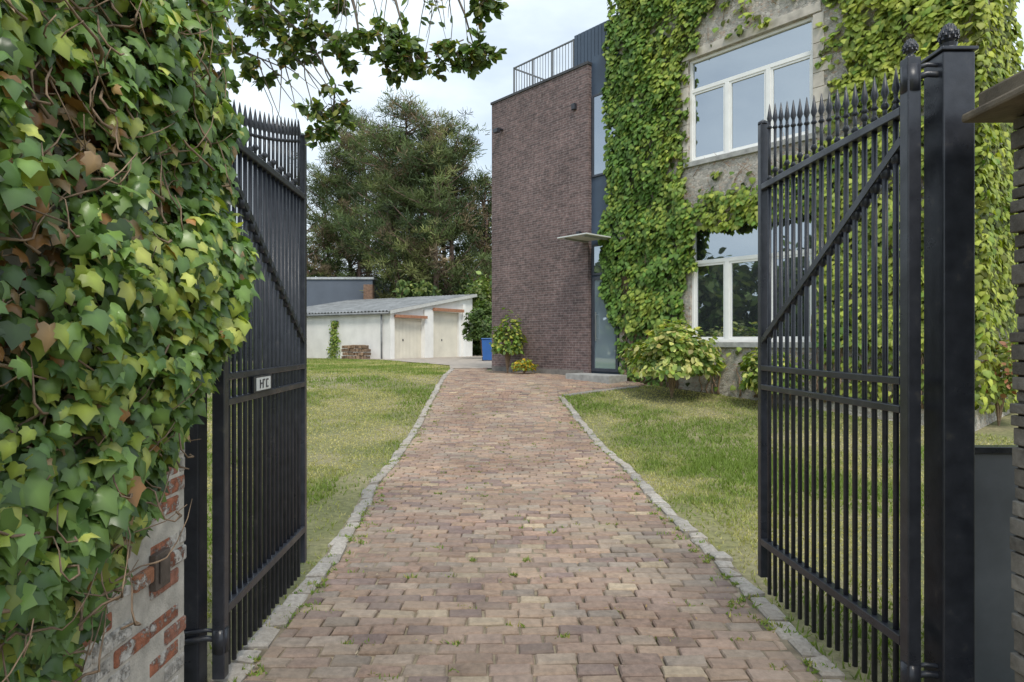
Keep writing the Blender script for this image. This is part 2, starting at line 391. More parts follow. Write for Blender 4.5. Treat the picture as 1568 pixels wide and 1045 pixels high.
for x,z in ((.37,1.29),(.41,1.306),(.46,1.27),(.46,1.306)): s.box(x+.0095,x+.03,-.043,-.0405,z,z+.007)
s.build('sign_lettering',M_iron,gL)
def post(name,x,y,hw,h,fs):
    e=empty(name,(x,y,0)); m=MB(); m.box(-hw,hw,-hw,hw,-.05,h); m.build('shaft',M_iron,e,bevel=.006)
    m=MB(); m.box(-hw-.008,hw+.008,-hw-.008,hw+.008,h+.002,h+.016); m.lathe((0,0,h+.016),[(.03,0),(.026,.02),(.03,.035)],12); m.build('cap',M_iron,e,bevel=.003)
    m=MB(); pine(m,(0,0,h+.035),fs); m.build('pineapple_finial',M_iron,e,smooth=True)
post('gate_post',1.672,2.50,.060,2.585,.045)
post('gate_post.001',-1.375,2.82,.042,2.585,.045)

# ------------------------------------------------------------ right pillar + panel
M_slate=plain('slate_coping',(.15,.12,.085),.8,.4,9,.6)
e=empty('stone_gate_pillar'); mb=MB()
z=0
while z<2.28:
    hgt=random.uniform(.04,.08); 
    if z+hgt>2.28: hgt=2.28-z+.001
    y=1.0
    while y<2.3:
        L=random.uniform(.12,.3); y2=min(y+L,2.3); 
        if 2.3-y2<.06: y2=2.3
        gcol=random.uniform(.15,.34); o_=random.uniform(-.014,.014)
        mb.box(1.76+o_,2.3,y+.004,y2-.004,z+.004,z+hgt-.004,(gcol*1.05,gcol*.97,gcol*.86)); y=y2
    z+=hgt
mb.build('masonry',attrstone('pillar_stone',.9,18,.5,.8,.3),e,bevel=.004)
mb=MB(); mb.box(1.775,2.29,1.01,2.29,0,2.27); mb.build('mortar_core',plain('dark_mortar',(.10,.09,.08),.95),e)
mb=MB(); mb.box(1.62,2.42,.9,2.36,2.285,2.318); mb.box(1.66,2.42,.9,2.33,2.32,2.385); mb.build('coping',M_slate,e,bevel=.01)
e=empty('metal_fence_panel'); mb=MB(); mb.box(1.80,2.9,2.66,2.69,.05,1.04); mb.build('sheet',plain('grey_panel',(.19,.20,.22),.5,.25,3,.1),e,bevel=.003)
mb=MB(); mb.box(1.79,2.9,2.645,2.705,1.042,1.07); mb.build('cap_rail',M_iron,e,bevel=.003)

# ------------------------------------------------------------ left wall with ivy
e=empty('brick_garden_wall'); mb=MB(); z=0; row=0
while z<2.9:
    y=-.6-(row%2)*.11
    while y<2.6:
        y2=min(y+.21,2.6)
        if y2-y>.03:
            pn=nz(y*1.6,z*1.6,4)+.5*nz(y*6,z*6,1)+random.gauss(0,.1)+(.2 if z<.65 else 0)
            if pn>.05: col=(.56,.52,.47)
            else: col=random.choice([(.42,.16,.09),(.50,.22,.12),(.34,.15,.10)])
            k=random.gauss(1,.12); o_=random.gauss(0,.007)
            mb.box(-1.5,-1.3+o_,y+.004,y2-.004+random.gauss(0,.003),z+.005,z+.063,tuple(c*k for c in col))
        y=y2
    z+=.07; row+=1
M_ww,nt,b=newmat('whitewashed_brick')
a=N(nt,'ShaderNodeAttribute',attribute_name='Col'); n1=noise_n(nt,13,10,rough=.75); r1=ramp(nt,[(.50,0),(.56,1)]); nt.links.new(n1.outputs[0],r1.inputs[0])
n2=noise_n(nt,30,6); r2=ramp(nt,[(.3,.55),(.7,1.15)]); nt.links.new(n2.outputs[0],r2.inputs[0])
c=mixc(nt,a.outputs['Color'],(.66,.62,.57),r1.outputs[0]); c=mixc(nt,c,r2.outputs[0],1.0,'MULTIPLY'); nt.links.new(c,b.inputs['Base Color']); b.inputs['Roughness'].default_value=.9
ma=N(nt,'ShaderNodeMath',operation='MULTIPLY_ADD'); nt.links.new(r1.outputs[0],ma.inputs[0]); ma.inputs[1].default_value=.4; nt.links.new(n2.outputs[0],ma.inputs[2]); bump(nt,b,ma.outputs[0],.9,.012)
mb.build('bricks',M_ww,e,bevel=.008)
mb=MB(); mb.box(-1.75,-1.302,-.6,2.592,0,2.92); mb.build('mortar',plain('lime_mortar',(.52,.48,.42),.95,.3,12,.6),e)
mb=MB(); mb.box(-1.3,-1.275,2.34,2.44,.6,.73); mb.box(-1.274,-1.268,2.36,2.42,.62,.71); mb.build('intercom_box',plain('rusty_box',(.11,.085,.07),.6,.4,20,.3),e,bevel=.004)

M_ivy=leafmat('ivy_leaf',.34,.28,.55)
M_twig=plain('ivy_stem',(.26,.18,.12),.9,.4,20,.4)
ivy=empty('ivy')
def zmin(Y): return .34+.25*max(0,Y-1.2) + (Y-1.8)*.75*(Y>1.8)
pos=[];nr=[];tp=[];cl=[];scs=[]
GI=[(.17,.275,.065),(.11,.20,.055),(.34,.41,.075),(.20,.32,.085),(.50,.53,.13),(.40,.20,.07),(.46,.30,.15),(.05,.09,.025)]
for i in range(20000):
    Y=random.uniform(.55,2.78); Z=random.uniform(.3,3.35)
    if Z<zmin(Y)+.14*nz(Y*5,Z*5): continue
    th=.11+.11*math.exp(-((Z-1.6)/.55)**2)+.10*nz(Y*2.2,Z*2.2,3)+.09*nz(Y*6,Z*6,8)
    low=(Z-zmin(Y)); th*=min(1,.3+low*1.6)
    bn=nz(Y*1.7+3,Z*1.7,12)
    bare=bn>.14 and Y<2.15 and Z>1.35
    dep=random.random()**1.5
    if bare and dep<.5 and random.random()<.86: continue
    if nz(Y*7,Z*7,30)>.26 and dep<.5: continue
    x=-1.3+max(.02,th*(1-dep*.8))
    if Y>2.6 and Z<1.25: continue
    pos.append((x,Y+random.gauss(0,.01),Z)); 
    nr.append((.8+random.gauss(0,.45),-.35+random.gauss(0,.55),.6+random.gauss(0,.45)))
    tp.append((.35+random.gauss(0,.3),random.gauss(0,.55),-1))
    scs.append(random.uniform(.033,.08)*(1.12 if Z<1.2 else .95))
    yel=nz(Y*1.5,Z*1.5,20)+.15*(Z<1.4)
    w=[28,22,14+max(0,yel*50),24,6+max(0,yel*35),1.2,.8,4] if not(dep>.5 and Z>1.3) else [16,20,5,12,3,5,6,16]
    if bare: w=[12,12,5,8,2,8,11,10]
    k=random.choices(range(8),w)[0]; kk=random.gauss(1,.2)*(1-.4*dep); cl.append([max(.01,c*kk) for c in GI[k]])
pos=np.array(pos); n=len(pos)
sc=np.array(scs); sc3=np.stack([sc*rng.uniform(.8,1.2,n),sc,sc*rng.uniform(.5,2.2,n)],1)
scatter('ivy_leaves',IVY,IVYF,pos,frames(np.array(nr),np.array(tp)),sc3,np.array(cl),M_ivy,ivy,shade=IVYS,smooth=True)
mb=MB()
for i in range(520):
    Y=random.uniform(.6,2.6); Z=random.uniform(.5,2.95); 
    if Z<zmin(Y): continue
    pts=[]; dx=random.gauss(0,.8); n_=8; L=random.uniform(.15,.45); x=-1.3+random.uniform(.02,.15)
    for k in range(n_):
        t=k/(n_-1); pts.append((x+.05*math.sin(t*4+i)+.03*t,min(2.62,Y+dx*t*L+.03*math.sin(9*t+i)),Z+L*t*.6+.03*math.cos(7*t+i)))
    mb.tube(pts,[lerp(random.uniform(.0025,.006),.0015,k/(n_-1)) for k in range(n_)],5)
mb.build('stems',M_twig,ivy,smooth=True)

# ------------------------------------------------------------ main building (local frame)
rz=math.atan2(-.75,.66)
B=empty('ivy_clad_house',(1.94,16,0),rz)
M_brick=brickmat('brown_brick',(.19,.125,.12),(.115,.08,.08),(.25,.215,.205),.21,.062,.007,var=.5)
M_stone=rubblemat('rubble_stone')
M_blue=plain('blue_grey_cladding',(.05,.075,.115),.45,.15,2,.05)
M_frame=plain('white_frame',(.84,.84,.82),.4,.04,5,.05)
M_sill=plain('bluestone',(.34,.34,.325),.75,.25,9,.4)
M_glass=glassmat('window_glass',.42); M_glass2=glassmat('door_glass',.35,(.24,.31,.36))
mb=MB(); mb.box(-3.7,-.02,-.1,5,0,8.26); mb.build('brick_wall',M_brick,B)
mb=MB(); mb.box(-3.73,0,-.13,5.05,8.262,8.33); mb.build('roof_edge',plain('dark_trim',(.05,.05,.055),.6),B,bevel=.005)
mb=MB(); s0,s1=.88,7.86
prof=[(0.0,0),(0.0,10.3),(.7,10.3),(2.7,5.6),(6,5.6),(6,0)]
vs=[(s0,y,z) for y,z in prof]+[(s1,y,z) for y,z in prof]; n_=len(prof)
fs=[tuple(range(n_)),tuple(range(2*n_-1,n_-1,-1))]+[(i,i+1,n_+i+1,n_+i) for i in range(1,n_-1)]
mb.add(vs,fs)
W=[(2.75,5.4,5.30,7.48),(2.80,5.4,1.48,3.92)]
def rect(a,b_,z0,z1): mb.add([(a,0,z0),(b_,0,z0),(b_,0,z1),(a,0,z1)],[(0,1,2,3)])
rect(s0,2.75,0,10.3); rect(5.4,s1,0,10.3); rect(2.75,5.4,7.48,10.3); rect(2.75,5.4,3.92,5.30); rect(2.75,5.4,0,1.48); rect(2.75,2.8,1.48,3.92)
for (a,b_,z0,z1) in W:
    d=.16
    mb.add([(a,0,z0),(a,d,z0),(a,d,z1),(a,0,z1)],[(0,1,2,3)]); mb.add([(b_,0,z0),(b_,d,z0),(b_,d,z1),(b_,0,z1)],[(0,1,2,3)])
    mb.add([(a,0,z1),(b_,0,z1),(b_,d,z1),(a,d,z1)],[(0,1,2,3)]); mb.add([(a,0,z0),(b_,0,z0),(b_,d,z0),(a,d,z0)],[(0,1,2,3)])
mb.build('stone_wall',M_stone,B)
fr=MB(); gl=MB(); sl=MB()
for wi,(a,b_,z0,z1) in enumerate(W):
    y0,y1=.07,.14; fw=.06
    fr.box(a,a+fw,y0,y1,z0,z1); fr.box(b_-fw,b_,y0,y1,z0,z1); fr.box(a+fw,b_-fw,y0,y1,z0,z0+fw); fr.box(a+fw,b_-fw,y0,y1,z1-fw,z1)
    zt=z0+(z1-z0)*(.70 if wi==0 else .69)
    m1,m2=3.62,4.5
    fr.box(a+fw,b_-fw,y0+.005,y1-.005,zt-.04,zt+.04)
    xs_=[a+fw,m1-.045,m1+.045,m2-.045,m2+.045,b_-fw]
    for m_ in (m1,m2): fr.box(m_-.045,m_+.045,y0+.003,y1-.003,z0+fw,zt-.04)
    for k in range(3):
        l,r=xs_[2*k],xs_[2*k+1]; q_=.045; yy0,yy1=y0+.02,y1-.01
        fr.box(l,l+q_,yy0,yy1,z0+fw,zt-.04); fr.box(r-q_,r,yy0,yy1,z0+fw,zt-.04); fr.box(l+q_,r-q_,yy0,yy1,z0+fw,z0+fw+q_); fr.box(l+q_,r-q_,yy0,yy1,zt-.085,zt-.04)
    gl.box(a+.02,b_-.02,.118,.126,z0+.02,z1-.02)
    sl.box(a-.08,b_+.08,-.06,.1,z0-.11,z0-.002)
fr.build('window_frames',M_frame,B,bevel=.004); gl.build('window_panes',M_glass,B); sl.build('window_sills',M_sill,B,bevel=.008)
lt=MB(); lt.box(2.6,5.55,-.03,.05,7.482,7.66); lt.box(2.6,5.55,-.03,.05,3.922,4.08)
z=5.3
while z<7.4:
    for (a,b_) in ((5.402,5.402+random.choice((.2,.32))),(2.748-random.choice((.12,.2)),2.748)): lt.box(a,b_,-.025,.04,z+.004,min(7.478,z+.27)-.004)
    z+=.27
lt.build('stone_surrounds',plain('limestone_trim',(.50,.46,.40),.8,.25,5,.4),B,bevel=.008)
mb=MB(); mb.box(-.018,.876,.03,.4,.6,8.45); mb.build('cladding_column',M_blue,B)
mb=MB(); gg=MB(); g2=MB()
def framed(mbf,mbg,a,b_,z0,z1,w=.05):
    mbf.box(a,a+w,-.01,.028,z0,z1); mbf.box(b_-w,b_,-.01,.028,z0,z1); mbf.box(a+w,b_-w,-.01,.028,z0,z0+w); mbf.box(a+w,b_-w,-.01,.028,z1-w,z1)
    mbg.box(a+w,b_-w,.008,.026,z0+w,z1-w)
framed(mb,gg,.03,.85,5.5,7.5); framed(mb,gg,.03,.85,3.1,3.85); framed(mb,g2,.03,.85,.76,3.06,.08)
mb.build('door_and_window_frames',plain('anthracite_frame',(.045,.052,.07),.4),B,bevel=.003); gg.build('tall_panes',M_glass,B); g2.build('door_pane',M_glass2,B)
mb=MB(); mb.tube([(.2,-.06,1.5),(.2,-.06,2.2)],.015,8); mb.box(.19,.21,-.06,-.01,1.55,1.57); mb.box(.19,.21,-.06,-.01,2.13,2.15); mb.build('door_handle',plain('steel',(.5,.5,.5),.3,.1,5,0,1),B)
mb=MB(); mb.box(-.2,.72,-.98,-.11,3.93,3.96); mb.build('canopy',plain('canopy_sheet',(.62,.63,.62),.4,.1,3,.05),B,bevel=.004)
mb=MB(); mb.bar((0,-.105,3.91),(0,-.95,3.91),.03,.035); mb.bar((.6,-.02,3.91),(.6,-.95,3.91),.03,.035); mb.build('canopy_brackets',plain('bracket',(.3,.3,.3),.5),B)
mb=MB(); mb.box(-.15,1.2,-.75,-.102,.3,.72); mb.build('door_step',M_sill,B,bevel=.01)
mb=MB(); mb.box(-3.69,-.16,-.115,-.101,.3,.78); mb.build('plinth',plain('plinth',(.2,.185,.17),.8,.3,6,.4),B)
mb=MB(); mb.box(-3.3,-3.2,-.3,-.1,7.42,7.46); mb.box(-3.34,-3.16,-.36,-.24,7.32,7.42); mb.box(-.32,-.22,-.2,-.1,4.05,4.2); mb.build('floodlight',M_iron,B,bevel=.004)
mb=MB(); mb.box(-.5,-.38,-.19,-.102,7.25,7.4); mb.build('wall_speaker',M_iron,B,bevel=.01)
mb=MB(); 
mb.bar((-2.98,.1,9.14),(-.66,.1,9.14),.04,.03); mb.bar((-2.98,.1,8.42),(-.66,.1,8.42),.03,.02)
x=-2.96
while x<-.66: mb.tube([(x,.1,8.33),(x,.1,9.13)],.009,6); x+=.105
for q_ in (-2.96,-2.2,-1.45,-.68): mb.box(q_-.02,q_+.02,.08,.12,8.332,9.16)
mb.bar((-2.98,.1,9.14),(-2.98,3,9.14),.04,.03); y=.2
while y<3: mb.tube([(-2.98,y,8.33),(-2.98,y,9.13)],.009,6); y+=.105
mb.build('roof_railing',plain('railing_metal',(.16,.17,.18),.5,.1,5,0),B)
mb=MB(); x=-.64
while x<.95: mb.box(x,x+.10,.08,.12,8.34,9.22); x+=.115
mb.box(-.66,1.0,.125,.14,8.34,9.2); mb.build('roof_screen',M_blue,B)
def dens(s,z):
    n1=nz(s*1.3,z*1.3,31); n2=nz(s*4,z*4,17)
    sl_=.50+.22*nz(z*.9,5,2)+.12*nz(z*3,5,9)+(max(0,2.6-z)*.26)-(.12 if 2.5<z<5 else 0)
    if s<sl_: return 0
    if 2.60<s<5.5 and 5.0<z<7.62: return 0 if not(s<2.78 and n2>.1) else .4
    if 2.70<s<5.5 and 1.40<z<3.95:
        return .9 if (s<2.95+.12*n2 and z>3.0) or (z>3.82+.1*n2) else 0
    if 5.38<=s<6.0 and 5.1<z<8.6: return .05 if n2<0.15 else .5
    if 2.7<s<6.0 and 7.45<=z<8.6: return .7 if (n1+.6*n2-(s-2.9)*.2)>-.12 else .03
    if 2.76<s<4.9 and 4.55<z<=5.3: return .6 if n1+n2*.6>.3 else .03
    if 2.76<s<5.0 and 3.9<z<=4.6: return .95 if z<4.5+.2*n2 else .3
    if z<1.45 and s>2.2: return .04 if s<5.6 else .4
    if z<2.0+.5*n1 and s<2.3: return .4
    if 7.0<s<7.3 and 3<z<4.2: return .4
    return 1
pos=[];nr=[];tp=[];cl=[];scs=[]
GA=np.array([.125,.235,.045]); GB=np.array([.46,.50,.095])
def addleaf(p,nrm,tip,mix,dk,lo=.08,hi=.15):
    pos.append(p); nr.append(nrm); tp.append(tip); scs.append(random.uniform(lo,hi))
    m_=min(1,max(0,mix+random.gauss(0,.22))); c=GA*(1-m_)+GB*m_
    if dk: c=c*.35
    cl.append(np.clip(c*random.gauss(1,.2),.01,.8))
for i in range(46000):
    s=random.uniform(.2,8.0); z=random.uniform(.5,10.4)
    d_=dens(s,z)
    if random.random()>d_: continue
    if nz(s*3.2,z*1.6,77)>.34 and random.random()<.75: continue
    th=.10+.16*(nz(s*1.6,z*1.6,41)+.4)+.12*nz(s*5,z*2.5,43)
    th*=min(1,.35+max(0,s-.5)*.8)
    if d_<.7: th*=.4
    if 2.2<s<5.8 and z>4.9: th*=.6
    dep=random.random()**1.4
    y=-max(.015,th*(1-.8*dep))
    if s>7.86-.1: y=random.uniform(-.15,.1)
    mix=-.06+.105*s+.45*nz(s*1.1,z*1.1,51)+(.12 if z>7 else 0)+.3*nz(s*5,z*5,61)
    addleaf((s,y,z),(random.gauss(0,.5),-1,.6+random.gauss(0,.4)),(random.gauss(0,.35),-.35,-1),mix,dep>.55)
for i in range(9000):
    y=random.uniform(-.1,3.4); z=random.uniform(.4,10.4)
    top=10.3 if y<.7 else 10.3-(y-.7)*4.7/2.0
    if z>max(5.7,top)+.1+.2*nz(y*3,z*3): continue
    if z<1.8 and random.random()<.6: continue
    x=7.86+max(.02,(.16+.15*nz(y*2,z*2,5))*(random.random()**.5)); 
    addleaf((x,y,z),(1,random.gauss(0,.45)-.3,.5+random.gauss(0,.3)),(.3,random.gauss(0,.35),-1),.65+.4*nz(y,z,3),random.random()<.25)
pos=np.array(pos); n=len(pos)
M_creeper=leafmat('creeper_leaf',.5,.35,.35)
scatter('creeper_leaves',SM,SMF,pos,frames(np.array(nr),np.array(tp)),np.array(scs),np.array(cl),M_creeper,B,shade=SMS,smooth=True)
mb=MB()
for i in range(110):
    s=random.choice([random.uniform(1.1,2.5),random.uniform(5.5,7.8),random.uniform(1,7.6)]); z=.4; pts=[]
    L=random.uniform(1.5,5) if (s<2.6 or s>5.5) else 1.0
    for k in range(12):
        t=k/11; pts.append((s+.25*nz(s,t*3,i)+.3*nz(i,t*1.5,2)*t,-.03,z+L*t))
    mb.tube(pts,[lerp(.018,.004,k/11) for k in range(12)],5)
for i in range(40):
    s=random.uniform(2.6,5.6); z=random.choice([random.uniform(7.65,8.6),random.uniform(4.4,5.1)]); d=random.uniform(-.5,.5)
    mb.tube([(s+d*t*.8,-.03,z+.35*t+.05*nz(s,t*4,i)) for t in (0,.25,.5,.75,1)],[.008,.007,.006,.004,.003],5)
mb.build('creeper_stems',M_twig,B,smooth=True)

# ------------------------------------------------------------ shrubs
def shrub(name,c,r,h,n,cols,w,leaf,mat,tv=OV,tf=OVF):
    e=empty(name,c); P=[];NR=[];TP=[]
    for i in range(n):
        a=random.uniform(0,6.283); u=random.random(); ph=math.acos(1-u*1.1) 
        d=Vector((math.sin(ph)*math.cos(a),math.sin(ph)*math.sin(a),math.cos(ph)))
        k=(1-.45*random.random()**1.8)*(1+.45*nz(d.x*2+c[0],d.y*2,d.z*2)+.25*nz(d.x*5,d.y*5+c[1],d.z*5))
        P.append((d.x*r*k,d.y*r*k,max(.03,h*.42+d.z*h*.58*k))); 
        v=d+Vector((random.gauss(0,.5),random.gauss(0,.5),.5+random.gauss(0,.4))); NR.append(tuple(v)); TP.append((d.x+random.gauss(0,.5),d.y+random.gauss(0,.5),-.3+random.gauss(0,.4)))
    P=np.array(P); dn=np.array([nz(p[0]*3+c[0],p[1]*3,p[2]*3) for p in P]); cc=palette(n,cols,w,.2)*(1+.6*dn[:,None])
    scatter('foliage',tv,tf,P,frames(np.array(NR),np.array(TP)),rng.uniform(.7,1.2,n)*leaf,np.clip(cc,.01,.8),mat,e)
    mb=MB()
    for i in range(14):
        a=random.uniform(0,6.28); t=random.uniform(.3,.8); mb.tube([(0,0,0),(r*.3*t*math.cos(a),r*.3*t*math.sin(a),h*.4),(r*.8*t*math.cos(a),r*.8*t*math.sin(a),h*.8)],[.014,.01,.004],5)
    mb.build('stems',M_twig,e); return e
OVW=[(x*1.7,y,z) for x,y,z in OV]
shrub('laurel_shrub',(3.18,13.0,tz(13.1)),.86,1.4,3000,[(.24,.32,.07),(.60,.58,.22),(.13,.20,.05)],[4,3.5,2.5],.13,M_creeper,OVW)
shrub('laurel_shrub.001',(4.75,12.0,tz(12)),.5,1.05,1100,[(.24,.32,.07),(.50,.5,.15),(.13,.20,.05)],[4,2,3],.12,M_creeper,OVW)
shrub('rose_bush',(-.12,17.45,tz(17.4)),.42,1.55,750,[(.18,.27,.05),(.42,.44,.09),(.10,.17,.04)],[4,2,3],.12,M_creeper,OVW)
shrub('yellow_flower_plant',(.32,17.0,tz(17)),.28,.4,320,[(.62,.45,.04),(.28,.36,.07)],[2,2],.09,M_creeper,OVW)
shrub('garden_shrub',(7.9,10.6,tz(10.6)),.5,1.4,700,[(.17,.23,.05),(.36,.16,.09),(.38,.38,.1)],[3,1,2],.11,M_creeper,OVW)
shrub('evergreen_hedge',(-1.35,31.5,.6),.85,2.7,4200,[(.07,.12,.03),(.11,.17,.045)],[2,2],.16,M_creeper,OVW)
shrub('garden_shrub.001',(-1.7,37.5,.6),1.3,4.3,3800,[(.16,.22,.06),(.10,.15,.04),(.22,.24,.09)],[2,2,1],.22,M_creeper,OVW)

# blue bin
e=empty('blue_wheelie_bin',(-1.0,28,.62)); m_=MB()
m_.add([(-.24,-.28,.06),(.24,-.28,.06),(.24,.22,.06),(-.24,.22,.06),(-.29,-.34,.95),(.29,-.34,.95),(.29,.34,.95),(-.29,.34,.95)],[(0,3,2,1),(4,5,6,7),(0,1,5,4),(1,2,6,5),(2,3,7,6),(3,0,4,7)])
M_bin=plain('blue_plastic',(.03,.12,.38),.4,.1,3,.05); m_.build('body',M_bin,e,bevel=.02)
m_=MB(); m_.box(-.31,.31,-.37,.36,.955,1.0); m_.box(-.26,.26,.36,.42,.93,.98); m_.build('lid',M_bin,e,bevel=.015)
m_=MB()
for x in (-.29,.24): m_.tube([(x,.25,.1),(x+.05,.25,.1)],.1,14)
m_.build('wheels',M_iron,e)

# ------------------------------------------------------------ garage
G=empty('white_garage',(-5.77,31,.6),math.atan2(.83,.55))
M_wp=plain('white_plaster',(.78,.77,.74),.85,.10,1.5,.3)
fl=6.45; z0,z1=2.3,3.42
def zr(x): return z0+(z1-z0)*x/fl
m_=MB()
def fpan(a,b_,zb,zt_a,zt_b,y=0): m_.add([(a,y,zb),(b_,y,zb),(b_,y,zt_b),(a,y,zt_a)],[(0,1,2,3)])
D=[(.25,2.3,2.02),(3.05,5.25,2.42)]
fpan(0,.25,-.3,zr(0),zr(.25)); fpan(.25,2.3,2.02,zr(.25),zr(2.3)); fpan(2.3,3.05,-.3,zr(2.3),zr(3.05)); fpan(3.05,5.25,2.42,zr(3.05),zr(5.25)); fpan(5.25,fl,-.3,zr(5.25),zr(fl))
for a,b_,h in D:
    for x in (a,b_): m_.add([(x,0,-.3),(x,.18,-.3),(x,.18,h),(x,0,h)],[(0,1,2,3)])
    m_.add([(a,0,h),(b_,0,h),(b_,.18,h),(a,.18,h)],[(0,1,2,3)])
m_.add([(0,0,-.3),(0,10,-.3),(0,10,z0),(0,0,z0)],[(0,3,2,1)]); m_.add([(fl,0,-.3),(fl,10,-.3),(fl,10,z1),(fl,0,z1)],[(0,1,2,3)]); m_.add([(0,10,-.3),(fl,10,-.3),(fl,10,z1),(0,10,z0)],[(0,3,2,1)])
m_.build('walls',M_wp,G)
m_=MB(); m_.box(2.34,3.01,-.10,-.003,-.3,2.5); m_.box(5.5,5.75,-.08,-.003,-.3,2.9); m_.box(-.06,.2,-.08,-.003,-.3,2.25); m_.build('pilasters',M_wp,G,bevel=.01)
m_=MB()
for a,b_,h in D:
    x=a
    while x<b_-.01: m_.box(x+.006,min(x+.1,b_)-.006,.12,.16,-.3,h-.02); x+=.1
    m_.box(a,b_,.161,.175,-.3,h)
m_.build('garage_doors',plain('cream_door',(.70,.66,.56),.6,.08,2,.1),G)
m_=MB(); m_.box(.95,1.0,.09,.12,.9,1.0); m_.box(3.9,3.95,.09,.12,.9,1.0); m_.build('door_handles',M_iron,G)
m_=MB(); m_.box(.15,2.4,-.25,-.102,2.02,2.16); m_.box(2.95,5.4,-.25,-.102,2.44,2.60); m_.build('tiled_door_hoods',plain('terracotta',(.34,.16,.09),.8,.3,8,.3),G,bevel=.01)
m_=MB(); nn=260
for i in range(nn+1):
    y=-.2+10.4*i/nn; dz=.035*math.cos(i*math.pi/3)
    m_.v+=[(-.2,y,zr(-.2)+.06+dz),(fl+.15,y,zr(fl+.15)+.06+dz)]
    if i: m_.f.append((2*i-2,2*i-1,2*i+1,2*i))
m_.build('corrugated_roof',plain('fibre_cement',(.20,.21,.215),.85,.35,2,.2),G)
m_=MB(); m_.bar((-.22,-.21,zr(-.2)),(fl+.15,-.21,zr(fl+.15)),.03,.16); m_.build('verge_board',plain('verge',(.5,.5,.48),.7,.1),G)
m_=MB(); m_.tube([(-.22,-.1,2.22),(-.22,10,2.22)],.06,8); m_.tube([(-.1,.5,2.2),(-.08,.5,-.2)],.04,8); m_.build('gutter_and_downpipe',plain('zinc',(.2,.21,.22),.5),G,smooth=True)
P=[];NR=[];TP=[]
for i in range(520):
    z=random.random()**.8*1.95; y=3.85+.22*nz(z*1.5,3)+random.gauss(0,.16+.06*math.sin(z*3)); P.append((-.03-random.random()*.12,y,z)); NR.append((-1,random.gauss(0,.5),.4+random.gauss(0,.4))); TP.append((-.3,random.gauss(0,.5),-1))
n=len(P); scatter('wall_creeper',SM,SMF,np.array(P),frames(np.array(NR),np.array(TP)),rng.uniform(.07,.13,n),palette(n,[(.2,.3,.06),(.33,.38,.08),(.12,.18,.04)],[3,2,2],.2),M_creeper,G,shade=SMS)
e=empty('firewood_pile',(-7.45,31.2,.62),math.radians(-18)); m_=MB()
for k in range(4):
    x=-.65+.05*(k%2)
    while x<.62-.12*(k>2):
        w_=random.uniform(.10,.2); h_=random.uniform(.13,.17); dd=random.uniform(-.05,.05); bc=random.uniform(.6,1.2)
        m_.box(x,x+w_-.02,-.25+dd,.2+dd,.02+k*.17,.02+k*.17+h_,(.30*bc,.20*bc,.13*bc)); x+=w_
m_.build('logs',attrstone('log_wood',.9,10,.5,.5,.1),e,bevel=.02)

# neighbour building
e=empty('grey_flat_roof_house',(-13.6,44,0)); m_=MB(); m_.box(-3,4.2,0,6,0,5.65); m_.build('walls',plain('dark_render',(.10,.12,.155),.7,.1,1,.1),e)
m_=MB(); m_.box(-3.1,4.3,-.1,6,5.652,5.8); m_.build('roof_edge',plain('roof_trim',(.4,.42,.44),.6),e)
m_=MB(); m_.box(3.75,4.35,-.7,-.11,0,5.25); m_.build('chimney',brickmat('chimney_brick',(.3,.16,.09),(.24,.13,.08),(.2,.17,.15),.2,.07),e)

